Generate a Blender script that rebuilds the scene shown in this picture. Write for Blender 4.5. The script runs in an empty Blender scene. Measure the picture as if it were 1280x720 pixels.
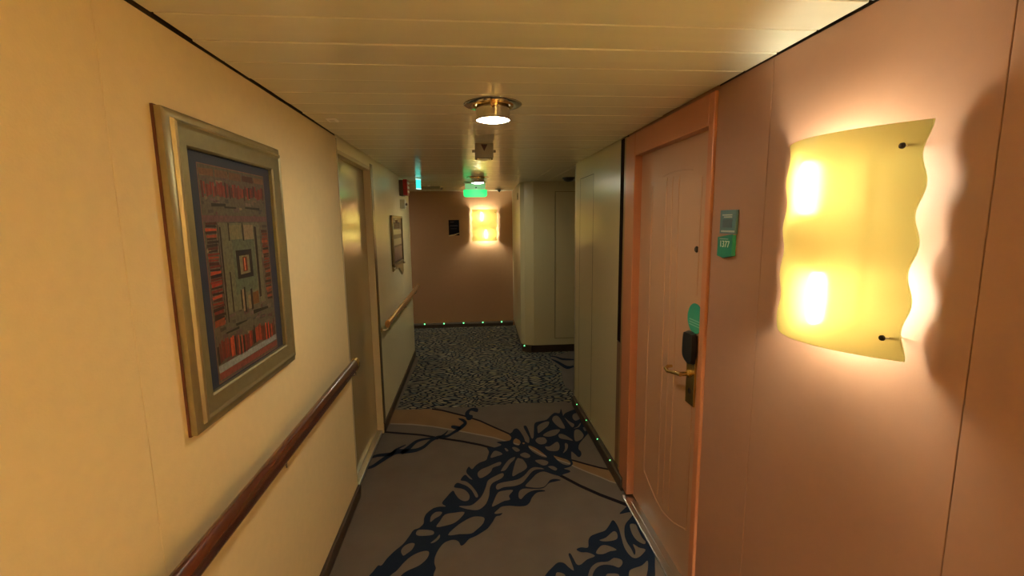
import bpy, bmesh, math, random
from mathutils import Vector, Matrix
random.seed(7)
SC = bpy.context.scene
COL = SC.collection

# ------------------------------------------------------------------ camera
XL, XR, H = -0.706, 0.900, 2.10
cd = bpy.data.cameras.new('camera')
cd.sensor_width = 36.0
cd.lens = 575.16 / 1280 * 36.0
cd.clip_start = 0.02
cam = bpy.data.objects.new('camera', cd)
COL.objects.link(cam)
FW = Vector((0.08932697, 0.98580715, -0.14214414))
RT = Vector((0.99569646, -0.0919222, -0.01178389))
UP = Vector((0.02468284, 0.1404798, 0.98977582))
M = Matrix((RT, UP, -FW)).transposed().to_4x4()
M.translation = Vector((0, 0, 1.630))
cam.matrix_world = M
SC.camera = cam

# ------------------------------------------------------------------ world and exposure
w = bpy.data.worlds.new('world')
SC.world = w
w.use_nodes = True
w.node_tree.nodes['Background'].inputs[0].default_value = (1.0, 0.72, 0.42, 1)
w.node_tree.nodes['Background'].inputs[1].default_value = 0.0
SC.view_settings.view_transform = 'Standard'
SC.view_settings.look = 'None'
SC.view_settings.gamma = 1.0
SC.view_settings.use_curve_mapping = False
SC.view_settings.exposure = 0.50
WARM = (1.0, 0.97, 0.74)      # tungsten bulbs of the wall lamps
BULB = 215.0                  # their radiance
FAR = 360.0                   # radiance of the bulbs on the end wall
REAR = 6800.0                  # radiance of the bulbs in the added lamps behind the viewer
LENS = 105.0                  # radiance of the ceiling spots' lenses

# ------------------------------------------------------------------ helpers
def link(o):
    COL.objects.link(o)
    return o

def empty(name, label=None, cat=None, loc=(0, 0, 0), rz=0.0, group=None, kind=None, parent=None):
    o = bpy.data.objects.new(name, None)
    o.empty_display_size = 0.05
    o.location = loc
    o.rotation_euler = (0, 0, rz)
    link(o)
    tag(o, label, cat, group, kind)
    if parent: o.parent = parent
    return o

def tag(o, label=None, cat=None, group=None, kind=None):
    if label: o['label'] = label
    if cat: o['category'] = cat
    if group: o['group'] = group
    if kind: o['kind'] = kind
    return o

def mesh(name, bm, mats, parent=None, smooth=False, angle=35):
    me = bpy.data.meshes.new(name)
    bm.normal_update()
    bm.to_mesh(me)
    bm.free()
    if not isinstance(mats, (list, tuple)): mats = [mats]
    for m in mats: me.materials.append(m)
    if smooth:
        for p in me.polygons: p.use_smooth = True
        me.set_sharp_from_angle(angle=math.radians(angle))
    o = bpy.data.objects.new(name, me)
    link(o)
    if parent: o.parent = parent
    return o

def B():
    return bmesh.new()

def box(bm, x0, x1, y0, y1, z0, z1, bev=0.0, mi=0, seg=2):
    r = bmesh.ops.create_cube(bm, size=1.0)
    vs = r['verts']
    for v in vs:
        v.co = Vector(((x0 + x1) / 2 + v.co.x * (x1 - x0), (y0 + y1) / 2 + v.co.y * (y1 - y0), (z0 + z1) / 2 + v.co.z * (z1 - z0)))
    fs = {f for v in vs for f in v.link_faces}
    for f in fs: f.material_index = mi
    if bev > 0:
        es = {e for v in vs for e in v.link_edges}
        rr = bmesh.ops.bevel(bm, geom=list(es), offset=bev, segments=seg, affect='EDGES', profile=0.5)
        for f in rr['faces']: f.material_index = mi
    return bm

def lathe(bm, prof, origin=(0, 0, 0), axis='Z', n=40, mi=0, close=True):
    """prof: list of (radius, height) revolved round an axis through origin."""
    rings = []
    o = Vector(origin)
    for r, h in prof:
        ring = []
        for i in range(n):
            a = 2 * math.pi * i / n
            c, s = math.cos(a) * r, math.sin(a) * r
            p = {'Z': Vector((c, s, h)), 'Y': Vector((c, h, s)), 'X': Vector((h, c, s))}[axis]
            ring.append(bm.verts.new(o + p))
        rings.append(ring)
    for a, b in zip(rings, rings[1:]):
        for i in range(n):
            f = bm.faces.new((a[i], a[(i + 1) % n], b[(i + 1) % n], b[i]))
            f.material_index = mi
    if close:
        for rg in (rings[0], rings[-1]):
            try:
                f = bm.faces.new(rg); f.material_index = mi
            except ValueError: pass
    bmesh.ops.recalc_face_normals(bm, faces=bm.faces[:])
    return bm

def tube(bm, pts, ru, rv=None, n=16, mi=0, up=Vector((0, 0, 1))):
    """sweep an oval (ru sideways, rv along up) along a polyline"""
    rv = rv or ru
    pts = [Vector(p) for p in pts]
    rings = []
    for i, p in enumerate(pts):
        a = pts[max(0, i - 1)]; b = pts[min(len(pts) - 1, i + 1)]
        t = (b - a).normalized()
        u = up if abs(t.dot(up)) < 0.95 else Vector((0, 1, 0)) if abs(t.y) < 0.9 else Vector((1, 0, 0))
        s = t.cross(u).normalized(); u2 = s.cross(t).normalized()
        q = ru[i] if isinstance(ru, (list, tuple)) else ru
        q2 = rv[i] if isinstance(rv, (list, tuple)) else rv
        rings.append([bm.verts.new(p + s * math.cos(2 * math.pi * k / n) * q + u2 * math.sin(2 * math.pi * k / n) * q2) for k in range(n)])
    for a, b in zip(rings, rings[1:]):
        for k in range(n):
            f = bm.faces.new((a[k], a[(k + 1) % n], b[(k + 1) % n], b[k])); f.material_index = mi
    for rg in (rings[0], rings[-1]):
        f = bm.faces.new(rg); f.material_index = mi
    bmesh.ops.recalc_face_normals(bm, faces=bm.faces[:])
    return bm

def smooth_loop(pts, sub=3, closed=True):
    n = len(pts); out = []
    for i in range(n if closed else n - 1):
        p0, p1, p2, p3 = (pts[(i - 1) % n], pts[i], pts[(i + 1) % n], pts[(i + 2) % n])
        if not closed:
            p0 = pts[max(0, i - 1)]; p3 = pts[min(n - 1, i + 2)]
        for k in range(sub):
            t = k / sub
            out.append(tuple(0.5 * ((2 * b) + (c - a) * t + (2 * a - 5 * b + 4 * c - d) * t * t + (3 * b - a - 3 * c + d) * t ** 3)
                             for a, b, c, d in zip(p0, p1, p2, p3)))
    if not closed: out.append(tuple(pts[-1]))
    return out

def filled(loops, sub=3):
    """triangulate even-odd filled 2D loops, return (verts, faces)"""
    cu = bpy.data.curves.new('fill', 'CURVE')
    cu.dimensions = '2D'; cu.fill_mode = 'BOTH'
    for lp in loops:
        pts = smooth_loop(lp, sub) if sub > 1 else lp
        sp = cu.splines.new('POLY')
        sp.points.add(len(pts) - 1)
        for q, (x, y) in zip(sp.points, pts): q.co = (x, y, 0, 1)
        sp.use_cyclic_u = True
    o = bpy.data.objects.new('fill', cu); COL.objects.link(o)
    me = bpy.data.meshes.new_from_object(o.evaluated_get(bpy.context.evaluated_depsgraph_get()))
    vs = [tuple(v.co) for v in me.vertices]; fs = [tuple(p.vertices) for p in me.polygons]
    bpy.data.objects.remove(o); bpy.data.curves.remove(cu); bpy.data.meshes.remove(me)
    return vs, fs

def add_fill(bm, loops, z, mi=0, sub=3, xf=None):
    vs, fs = filled(loops, sub)
    nv = [bm.verts.new(xf(v[0], v[1], z) if xf else (v[0], v[1], z)) for v in vs]
    for f in fs:
        try:
            g = bm.faces.new([nv[i] for i in f]); g.material_index = mi
            g.normal_update()
            if not xf and g.normal.z < 0: g.normal_flip()
        except ValueError: pass

def text_mesh(name, s, size, mat, parent, loc, rot, thick=0.0006, align='CENTER'):
    cu = bpy.data.curves.new(name, 'FONT')
    cu.body = s; cu.size = size; cu.extrude = thick; cu.align_x = align; cu.align_y = 'CENTER'
    o = bpy.data.objects.new(name, cu); COL.objects.link(o)
    me = bpy.data.meshes.new_from_object(o.evaluated_get(bpy.context.evaluated_depsgraph_get()))
    bpy.data.objects.remove(o); bpy.data.curves.remove(cu)
    me.materials.clear(); me.materials.append(mat)
    t = bpy.data.objects.new(name, me); link(t)
    t.parent = parent; t.location = loc; t.rotation_euler = rot
    return t

# ------------------------------------------------------------------ materials
def mat(name, col, rough=0.6, metal=0.0, spec=0.5, coat=0.0, coatr=0.1, noise=None, bump=None, emit=None, es=0.0):
    m = bpy.data.materials.new(name); m.use_nodes = True
    nt = m.node_tree; p = nt.nodes['Principled BSDF']
    p.inputs['Base Color'].default_value = (*col, 1)
    p.inputs['Roughness'].default_value = rough
    p.inputs['Metallic'].default_value = metal
    p.inputs['Specular IOR Level'].default_value = spec
    p.inputs['Coat Weight'].default_value = coat
    p.inputs['Coat Roughness'].default_value = coatr
    if emit:
        p.inputs['Emission Color'].default_value = (*emit, 1)
        p.inputs['Emission Strength'].default_value = es
    if noise or bump:
        tc = nt.nodes.new('ShaderNodeTexCoord')
    if noise:   # (scale, amount, stretch)
        sc, am, st = noise
        mp = nt.nodes.new('ShaderNodeMapping'); mp.inputs['Scale'].default_value = st
        nz = nt.nodes.new('ShaderNodeTexNoise'); nz.inputs['Scale'].default_value = sc; nz.inputs['Detail'].default_value = 4
        nt.links.new(tc.outputs['Object'], mp.inputs['Vector']); nt.links.new(mp.outputs[0], nz.inputs['Vector'])
        mx = nt.nodes.new('ShaderNodeMix'); mx.data_type = 'RGBA'
        mx.inputs[6].default_value = (*[c * (1 - am) for c in col], 1)
        mx.inputs[7].default_value = (*[min(1, c * (1 + am)) for c in col], 1)
        nt.links.new(nz.outputs['Fac'], mx.inputs[0]); nt.links.new(mx.outputs[2], p.inputs['Base Color'])
    if bump:    # (scale, strength, distance)
        nb = nt.nodes.new('ShaderNodeTexNoise'); nb.inputs['Scale'].default_value = bump[0]; nb.inputs['Detail'].default_value = 3
        bp = nt.nodes.new('ShaderNodeBump'); bp.inputs['Strength'].default_value = bump[1]; bp.inputs['Distance'].default_value = bump[2]
        nt.links.new(tc.outputs['Object'], nb.inputs['Vector']); nt.links.new(nb.outputs['Fac'], bp.inputs['Height'])
        nt.links.new(bp.outputs[0], p.inputs['Normal'])
    return m

M_WALL = mat('cream_wall_vinyl', (0.86, 0.70, 0.40), 0.62, spec=0.3, noise=(30, 0.05, (1, 1, 1)), bump=(160, 0.25, 0.002))
M_SALMON = mat('salmon_wall_vinyl', (0.38, 0.205, 0.13), 0.5, spec=0.35, noise=(25, 0.04, (1, 1, 1)), bump=(260, 0.15, 0.001))
M_FARWALL = mat('terracotta_wall_vinyl', (0.37, 0.205, 0.105), 0.55, spec=0.3, noise=(25, 0.04, (1, 1, 1)))
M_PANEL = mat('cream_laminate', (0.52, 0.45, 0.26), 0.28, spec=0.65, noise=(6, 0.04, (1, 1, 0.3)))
M_PANEL_LIT = mat('cream_laminate_lit', (0.86, 0.76, 0.48), 0.28, spec=0.9, noise=(6, 0.04, (1, 1, 0.3)))  # cream laminate brightened: the light on the far left wall is in its colour
M_PANELDK = mat('panel_shadow_gap', (0.05, 0.035, 0.02), 0.6)
M_CEIL = mat('ceiling_enamel', (0.94, 0.89, 0.68), 0.20, spec=0.55, noise=(3, 0.05, (1, 6, 1)))
M_VOID = mat('ceiling_void', (0.04, 0.03, 0.02), 0.8)
M_DOORFR = mat('salmon_enamel', (0.52, 0.20, 0.09), 0.35, spec=0.5)
M_DOOR = mat('salmon_door_laminate', (0.50, 0.28, 0.16), 0.38, spec=0.5, noise=(8, 0.05, (1, 1, 0.2)))
M_GLOSSDOOR = mat('olive_gloss_laminate', (0.42, 0.32, 0.15), 0.16, spec=0.9)
M_MIRROR = mat('polished_jamb_plate', (0.75, 0.68, 0.5), 0.10, metal=0.9)
M_BROWN = mat('dark_brown_skirting', (0.055, 0.032, 0.018), 0.45, noise=(12, 0.3, (1, 1, 1)))
M_STEEL = mat('brushed_steel', (0.62, 0.60, 0.56), 0.28, metal=1.0, noise=(40, 0.15, (1, 0.05, 1)))
M_BRASS = mat('brass', (0.72, 0.50, 0.18), 0.25, metal=1.0)
M_CHROME = mat('chrome', (0.75, 0.70, 0.60), 0.12, metal=1.0)
M_WOOD = mat('mahogany_rail', (0.095, 0.025, 0.010), 0.25, spec=0.6, coat=0.4, noise=(9, 0.45, (6, 0.5, 6)))
M_WOOD2 = mat('honey_rail', (0.42, 0.20, 0.06), 0.2, spec=0.6, coat=0.5, noise=(9, 0.3, (6, 0.5, 6)))
M_FRAME = mat('champagne_frame', (0.36, 0.31, 0.17), 0.40, metal=0.7, noise=(60, 0.12, (1, 1, 1)))
M_FRAMEBACK = mat('frame_rebate', (0.10, 0.025, 0.01), 0.5)
M_NAVYMAT = mat('navy_mount_board', (0.016, 0.022, 0.045), 0.6, coat=0.15, coatr=0.05)
M_BLACK = mat('black_plastic', (0.012, 0.012, 0.014), 0.3)
M_WHITEPL = mat('white_plastic', (0.72, 0.68, 0.56), 0.4)
M_GREYPL = mat('grey_plastic', (0.26, 0.21, 0.13), 0.45)
M_RED = mat('red_enamel', (0.42, 0.012, 0.012), 0.3)
M_DKRED = mat('dark_red_print', (0.05, 0.010, 0.006), 0.5)
M_GREENTAG = mat('green_card', (0.012, 0.20, 0.13), 0.4)
M_GREENDISC = mat('green_disc', (0.03, 0.33, 0.20), 0.4)
M_PALEG = mat('pale_green_print', (0.25, 0.55, 0.42), 0.5)
M_BLUEGREY = mat('blue_grey_plate', (0.085, 0.17, 0.20), 0.35)
M_TEXT = mat('cream_lettering', (0.72, 0.72, 0.60), 0.5)
M_PALETEXT = mat('pale_lettering', (0.40, 0.45, 0.42), 0.5)
M_LED = mat('green_led', (0.2, 0.8, 0.3), 0.4, emit=(0.14, 1.0, 0.28), es=2.6)
M_EXIT = mat('lit_green_exit_panel', (0.0, 0.4, 0.15), 0.3, emit=(0.0, 1.0, 0.20), es=0.75)
M_EXITEDGE = mat('pale_green_acrylic', (0.35, 0.6, 0.3), 0.15, emit=(0.35, 0.95, 0.40), es=0.30)
M_EXIT2 = mat('lit_turquoise_panel', (0.0, 0.4, 0.35), 0.3, emit=(0.05, 0.80, 0.60), es=1.0)
M_EXIT2E = mat('lit_pale_edge', (0.4, 0.7, 0.6), 0.3, emit=(0.5, 1.0, 0.85), es=1.2)
M_LENS = mat('spot_lens', (0.8, 0.9, 1.0), 0.1, emit=(1.0, 0.94, 0.74), es=LENS)
M_BULB = mat('lit_bulb', (1, 0.9, 0.7), 0.4, emit=WARM, es=BULB)

M_BULBF = mat('lit_far_bulb', (1, 0.9, 0.7), 0.4, emit=WARM, es=FAR)
M_BULB_ADDED = mat('added_rear_bulb', (1, 0.9, 0.7), 0.4, emit=WARM, es=REAR)  # for the added rear lamps, much stronger than the visible ones
def shade_mat():
    m = bpy.data.materials.new('yellow_frosted_glass'); m.use_nodes = True
    nt = m.node_tree; nt.nodes.clear()
    out = nt.nodes.new('ShaderNodeOutputMaterial')
    tr = nt.nodes.new('ShaderNodeBsdfTranslucent'); tr.inputs[0].default_value = (0.32, 0.285, 0.135, 1)
    df = nt.nodes.new('ShaderNodeBsdfDiffuse'); df.inputs[0].default_value = (0.92, 0.78, 0.30, 1)
    tp = nt.nodes.new('ShaderNodeBsdfTransparent'); tp.inputs[0].default_value = (1.0, 0.92, 0.6, 1)
    gl = nt.nodes.new('ShaderNodeBsdfGlossy'); gl.inputs['Roughness'].default_value = 0.25
    rf = nt.nodes.new('ShaderNodeBsdfRefraction'); rf.inputs[0].default_value = (0.80, 0.76, 0.48, 1)
    rf.inputs['Roughness'].default_value = 0.52; rf.inputs['IOR'].default_value = 1.2
    def mix(f, x, y):
        n = nt.nodes.new('ShaderNodeMixShader'); n.inputs[0].default_value = f
        nt.links.new(x.outputs[0], n.inputs[1]); nt.links.new(y.outputs[0], n.inputs[2]); return n
    a = mix(0.15, tr, df)
    a = mix(0.30, a, rf)
    a = mix(0.035, a, tp)
    a = mix(0.03, a, gl)
    nt.links.new(a.outputs[0], out.inputs[0])
    return m
M_SHADE = shade_mat()

def carpet_mat(name, col, am=0.18):
    m = mat(name, col, 0.95, spec=0.1, noise=(5, am, (1, 1, 1)), bump=(420, 0.6, 0.004))
    m.node_tree.nodes['Principled BSDF'].inputs['Sheen Weight'].default_value = 0.0
    return m
M_CBEIGE = carpet_mat('carpet_beige', (0.146, 0.119, 0.098))
M_CNAVY = carpet_mat('carpet_navy', (0.010, 0.018, 0.036))
M_CBLACK = carpet_mat('carpet_black_line', (0.010, 0.009, 0.015))
M_CORANGE = carpet_mat('carpet_ochre', (0.235, 0.140, 0.072))
M_CLIGHT = carpet_mat('carpet_light_line', (0.30, 0.24, 0.18))

def speckle_mat():
    m = carpet_mat('carpet_leaf_speckle', (0.2, 0.2, 0.2)); nt = m.node_tree; p = nt.nodes['Principled BSDF']
    N = nt.nodes.new; L = nt.links.new
    tc = N('ShaderNodeTexCoord')
    wz = N('ShaderNodeTexNoise'); wz.inputs['Scale'].default_value = 2.2; wz.inputs['Detail'].default_value = 1
    L(tc.outputs['Object'], wz.inputs['Vector'])
    add = N('ShaderNodeVectorMath'); add.operation = 'MULTIPLY_ADD'; add.inputs[1].default_value = (0.35, 0.35, 0)
    L(wz.outputs['Color'], add.inputs[0]); L(tc.outputs['Object'], add.inputs[2])
    mp = N('ShaderNodeMapping'); mp.inputs['Rotation'].default_value = (0, 0, math.radians(28)); mp.inputs['Scale'].default_value = (14, 33, 1)
    L(add.outputs[0], mp.inputs['Vector'])
    v = N('ShaderNodeTexVoronoi'); v.feature = 'DISTANCE_TO_EDGE'; v.inputs['Scale'].default_value = 1.0; v.voronoi_dimensions = '2D'
    v2 = N('ShaderNodeTexVoronoi'); v2.feature = 'F1'; v2.inputs['Scale'].default_value = 1.0; v2.voronoi_dimensions = '2D'
    L(mp.outputs[0], v.inputs['Vector']); L(mp.outputs[0], v2.inputs['Vector'])
    th = N('ShaderNodeMapRange'); th.inputs['From Min'].default_value = 0.13; th.inputs['From Max'].default_value = 0.20
    L(v.outputs['Distance'], th.inputs['Value'])
    sep = N('ShaderNodeSeparateColor'); L(v2.outputs['Color'], sep.inputs[0])
    rp = N('ShaderNodeValToRGB'); e = rp.color_ramp.elements
    e[0].position = 0.0; e[0].color = (0.24, 0.21, 0.155, 1)
    e[1].position = 1.0; e[1].color = (0.33, 0.31, 0.235, 1)
    for ps, c in ((0.35, (0.16, 0.15, 0.11, 1)), (0.55, (0.30, 0.25, 0.16, 1)), (0.8, (0.10, 0.13, 0.13, 1)), (0.9, (0.28, 0.23, 0.10, 1))):
        x = e.new(ps); x.color = c
    L(sep.outputs[0], rp.inputs[0])
    mx = N('ShaderNodeMix'); mx.data_type = 'RGBA'; mx.inputs[6].default_value = (0.012, 0.018, 0.034, 1)
    L(th.outputs[0], mx.inputs[0]); L(rp.outputs[0], mx.inputs[7]); L(mx.outputs[2], p.inputs['Base Color'])
    return m
M_CSPECK = speckle_mat()
# carpet pattern outlines in millimetres on the floor
CARPET = {
  'coral_a': [[(906,3775),(851,3749),(778,3694),(753,3645),(755,3686),(761,3793),(731,3700),(691,3715),(646,3658),(599,3584),(541,3561),(493,3529),(470,3412),(449,3286),(432,3272),(427,3382),(418,3487),(394,3475),(407,3350),(414,3274),(402,3200),(379,3221),(376,3286),(363,3372),(343,3445),(314,3440),(294,3389),(267,3358),(280,3306),(266,3258),(228,3247),(163,3238),(198,3195),(155,3162),(126,3158),(89,3162),(101,3101),(88,3031),(76,2985),(34,2958),(6,2926),(-21,2878),(-41,2912),(-55,2882),(-58,2839),(-38,2794),(-19,2753),(-38,2765),(-67,2815),(-95,2754),(-60,2735),(-29,2690),(1,2621),(14,2568),(0,2557),(-23,2629),(-54,2681),(-85,2707),(-117,2725),(-134,2679),(-91,2660),(-60,2633),(-38,2579),(-44,2534),(-71,2527),(-101,2555),(-123,2603),(-140,2642),(-173,2583),(-199,2521),(-174,2487),(-209,2489),(-237,2482),(-253,2470),(-281,2432),(-291,2388),(-289,2345),(-310,2310),(-337,2296),(-355,2247),(-378,2192),(-415,2142),(-442,2096),(-460,2052),(-477,2053),(-493,2016),(-509,1984),(-526,1935),(-548,1880),(-555,1837),(-377,1793),(-235,1804),(-214,1867),(-206,1936),(-205,1973),(-198,2004),(-207,2037),(-208,2077),(-196,2125),(-174,2170),(-149,2190),(-119,2196),(-95,2180),(-82,2149),(-64,2158),(-41,2193),(-5,2213),(38,2247),(61,2269),(90,2321),(109,2362),(132,2368),(147,2389),(116,2386),(102,2394),(124,2424),(149,2449),(195,2452),(241,2441),(288,2443),(315,2474),(333,2517),(370,2564),(420,2572),(413,2586),(374,2593),(329,2579),(294,2547),(266,2509),(254,2536),(266,2592),(296,2615),(345,2607),(400,2603),(428,2617),(460,2657),(500,2670),(541,2683),(506,2701),(472,2690),(445,2648),(419,2620),(377,2615),(323,2630),(310,2648),(352,2709),(401,2775),(450,2794),(497,2758),(532,2734),(544,2729),(574,2749),(618,2768),(617,2793),(588,2815),(632,2833),(661,2871),(663,2924),(673,2978),(687,3034),(702,3003),(719,2952),(744,2977),(754,3026),(747,3071),(772,3144),(826,3226),(892,3328),(902,3415),(890,3482),(876,3508),(888,3573),(837,3536),(821,3577),(830,3636),(852,3675),(893,3701)],[(673,3645),(707,3641),(719,3531),(719,3410),(681,3423),(655,3500),(646,3578)],[(512,3480),(571,3539),(613,3543),(592,3470),(550,3412),(497,3348),(498,3409)],[(526,3311),(574,3365),(627,3394),(674,3388),(636,3315),(592,3286),(552,3282)],[(456,3228),(482,3274),(528,3272),(540,3218),(519,3173),(477,3171)],[(646,3305),(675,3315),(711,3264),(735,3196),(694,3217),(646,3247)],[(783,3358),(823,3371),(837,3283),(809,3219),(766,3184),(750,3210)],[(512,3128),(549,3131),(613,3194),(620,3131),(599,3066),(565,3055),(525,3074)],[(667,3164),(684,3139),(662,3066),(623,3020),(650,3082)],[(550,2992),(580,2982),(627,2935),(647,2886),(630,2855),(593,2872),(568,2922)],[(394,3157),(431,3130),(471,3059),(501,2977),(467,2988),(420,3050),(398,3104)],[(297,3263),(322,3280),(342,3225),(325,3173),(297,3184),(287,3216)],[(271,3141),(297,3145),(325,3097),(294,3079)],[(216,3137),(230,3134),(241,3097),(225,3094)],[(355,3205),(367,3210),(372,3194),(358,3183)],[(317,3033),(356,3060),(387,3018),(375,2985),(341,2989)],[(108,3015),(137,3104),(173,3093),(195,3054),(155,3031)],[(411,2940),(461,2947),(498,2916),(484,2878),(450,2876)],[(487,2852),(521,2855),(542,2821),(524,2798)],[(755,3605),(778,3533),(806,3473),(786,3420),(772,3449)],[(784,3397),(823,3425),(862,3491),(860,3467),(829,3415)],[(862,3402),(880,3409),(881,3364),(863,3340)],[(125,2645),(137,2682),(179,2700),(264,2719),(314,2761),(363,2835),(399,2856),(450,2837),(455,2824),(408,2826),(372,2802),(330,2735),(291,2676),(238,2649),(175,2645),(136,2622)],[(14,2818),(38,2865),(86,2898),(149,2943),(177,2946),(168,2908),(119,2881),(103,2833),(69,2788),(29,2763)],[(170,2838),(194,2898),(234,2973),(279,3007),(269,2969),(237,2920),(203,2846),(176,2831)],[(239,2763),(254,2853),(291,2980),(325,2977),(348,2881),(329,2832),(278,2789)],[(-99,2481),(-35,2479),(0,2509),(37,2570),(64,2663),(79,2728),(120,2770),(174,2806),(184,2781),(163,2742),(110,2702),(88,2649),(79,2566),(58,2488),(22,2440),(-13,2434),(-64,2454)],[(91,2456),(106,2512),(134,2590),(172,2607),(228,2607),(198,2552),(201,2512),(164,2501),(121,2471)],[(-255,2363),(-251,2410),(-228,2440),(-194,2436),(-203,2405),(-230,2382),(-247,2357)],[(-216,2308),(-200,2357),(-176,2411),(-120,2423),(-67,2422),(-86,2375),(-118,2335),(-155,2318)],[(-151,2236),(-111,2300),(-63,2346),(-13,2375),(42,2361),(35,2310),(1,2264),(-31,2235),(-88,2237)],[(-321,2266),(-308,2296),(-238,2282),(-226,2256),(-246,2244),(-303,2247)],[(-238,2184),(-212,2216),(-196,2245),(-194,2218),(-216,2189)],[(-381,2145),(-366,2180),(-338,2195),(-318,2186),(-327,2146),(-349,2120),(-366,2108)],[(-406,1982),(-381,2010),(-351,2066),(-313,2109),(-266,2129),(-240,2119),(-246,2075),(-280,2032),(-329,2005),(-357,1977),(-381,1925),(-417,1900),(-430,1924)]],
  'coral_b': [[(912,2109),(910,2214),(892,2303),(835,2256),(796,2210),(770,2140),(763,2087),(768,2036),(769,1990),(785,2020),(789,2066),(810,2038),(836,2023),(822,2002),(786,1974),(760,1970),(744,1996),(738,2053),(749,2135),(757,2206),(747,2262),(711,2219),(678,2182),(636,2167),(593,2148),(571,2116),(556,2066),(521,2071),(495,2058),(513,2037),(547,2031),(575,2004),(530,1985),(493,1956),(474,1958),(467,1992),(459,2034),(448,2028),(450,1980),(451,1922),(432,1943),(414,1974),(386,1980),(352,1951),(320,1917),(290,1866),(307,1801),(452,1732),(672,1730),(771,1774),(812,1840),(841,1912),(887,2023)],[(826,2215),(856,2213),(854,2171),(852,2108),(859,2077),(845,2060),(819,2089),(812,2144)],[(629,2113),(667,2128),(718,2170),(734,2160),(725,2118),(696,2102),(649,2101)],[(585,2023),(618,2066),(646,2074),(677,2056),(693,2033),(658,2028),(618,2013)],[(509,1884),(536,1932),(577,1960),(627,1961),(663,1981),(694,1967),(692,1941),(667,1918),(643,1933),(602,1943),(564,1929),(535,1894),(512,1842),(494,1844)],[(704,1882),(725,1902),(780,1919),(818,1947),(803,1903),(778,1856),(751,1817),(688,1823)],[(364,1912),(379,1918),(404,1899),(388,1867),(356,1871)],[(593,1879),(623,1885),(653,1874),(633,1829),(591,1828)]],
  'coral_leaf': [[(799,2309),(839,2350),(880,2383),(901,2376),(900,2325),(851,2318)]],
  'vine_blob': [[(-76,3786),(-50,3868),(-6,3907),(38,3880),(28,3805),(-24,3844),(-40,3771),(-8,3736),(-25,3658),(-58,3662)]],
  'vine1': [[(-763,2955),(-694,2963),(-643,3027),(-594,3100),(-549,3144),(-488,3144),(-418,3158),(-363,3210),(-320,3300),(-274,3347),(-206,3359),(-153,3423),(-104,3482),(-59,3576),(-73,3614),(-122,3534),(-164,3462),(-214,3400),(-283,3396),(-335,3339),(-379,3250),(-430,3209),(-500,3210),(-567,3211),(-617,3150),(-664,3068),(-707,2998),(-771,2982)]],
  'vine2': [[(-770,3034),(-732,3085),(-684,3115),(-631,3119),(-580,3128),(-563,3194),(-511,3263),(-516,3276),(-576,3221),(-598,3175),(-642,3166),(-697,3154),(-744,3111),(-777,3048)]],
  'vine3': [[(-510,3136),(-467,3201),(-431,3296),(-379,3333),(-314,3345),(-317,3372),(-386,3367),(-446,3336),(-492,3254),(-530,3180)]],
  'vine4': [[(-280,3333),(-230,3396),(-207,3460),(-213,3472),(-239,3420),(-289,3360)]],
  'vine5': [[(-58,3612),(-81,3674),(-123,3700),(-127,3679),(-93,3626),(-74,3578)]],
  'vine6': [[(-179,3518),(-115,3482),(-111,3534),(-177,3568)]],
  'far1': [[(940,5370),(1003,5313),(1062,5198),(1206,5177),(1321,5155),(1337,5218),(1217,5227),(1082,5279),(1016,5364),(944,5390)]],
  'far2': [[(936,5241),(980,5077),(1042,4866),(1150,4932),(1268,4945),(1282,5003),(1161,4989),(1073,4975),(1009,5155),(945,5269)]],
  'line_up': [[(-367,3912),(-278,3869),(-189,3805),(-85,3731),(47,3616),(140,3502),(258,3364),(403,3161),(539,3005),(661,2908),(656,2915),(738,2853),(825,2792),(890,2759),(897,2777),(832,2810),(746,2871),(663,2934),(668,2927),(547,3024),(411,3181),(265,3387),(146,3527),(52,3643),(-82,3760),(-187,3836),(-277,3901),(-368,3945)]],
  'line_low': [[(-700,3497),(-563,3458),(-404,3410),(-286,3352),(-95,3269),(38,3198),(144,3125),(277,3009),(322,2976),(430,2857),(520,2760),(545,2721),(639,2596),(736,2489),(830,2404),(875,2361),(890,2386),(845,2429),(750,2515),(653,2621),(558,2747),(532,2786),(441,2885),(331,3005),(285,3038),(150,3155),(42,3229),(-93,3299),(-286,3382),(-405,3439),(-566,3486),(-703,3525)]],
  'orange': [[(-692,3946),(-543,3936),(-368,3929),(-277,3885),(-188,3820),(-84,3745),(49,3630),(143,3514),(261,3376),(407,3171),(543,3014),(665,2917),(659,2925),(742,2862),(828,2801),(893,2768),(903,2694),(893,2603),(846,2637),(798,2694),(735,2755),(661,2839),(641,2874),(571,2935),(472,3015),(401,3126),(228,3255),(141,3322),(43,3375),(-112,3459),(-208,3506),(-340,3571),(-506,3628),(-684,3662),(-713,3666),(-716,3780)]],
  'light': [[(-682,3651),(-505,3617),(-339,3560),(-209,3496),(-113,3449),(42,3366),(140,3312),(226,3246),(398,3118),(469,3008),(568,2927),(638,2867),(658,2832),(732,2749),(795,2688),(843,2631),(890,2597),(896,2609),(849,2643),(801,2700),(738,2762),(664,2845),(644,2880),(573,2942),(475,3023),(403,3134),(230,3264),(143,3331),(45,3385),(-112,3470),(-208,3517),(-340,3582),(-507,3640),(-686,3674)]],
  'speckle': [[(-675,3977),(-579,3943),(-456,3935),(-342,3937),(-228,3945),(-104,3937),(56,3911),(146,3945),(282,3952),(420,3965),(510,3959),(691,3942),(834,3962),(856,3925),(901,3920),(957,4191),(913,4350),(924,4512),(977,4832),(958,4994),(910,5237),(965,5391),(1059,5451),(1156,5512),(1500,5700),(1500,7300),(-2300,7300),(-2300,5560),(-640,5560),(-652,5400)]],
}
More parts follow.
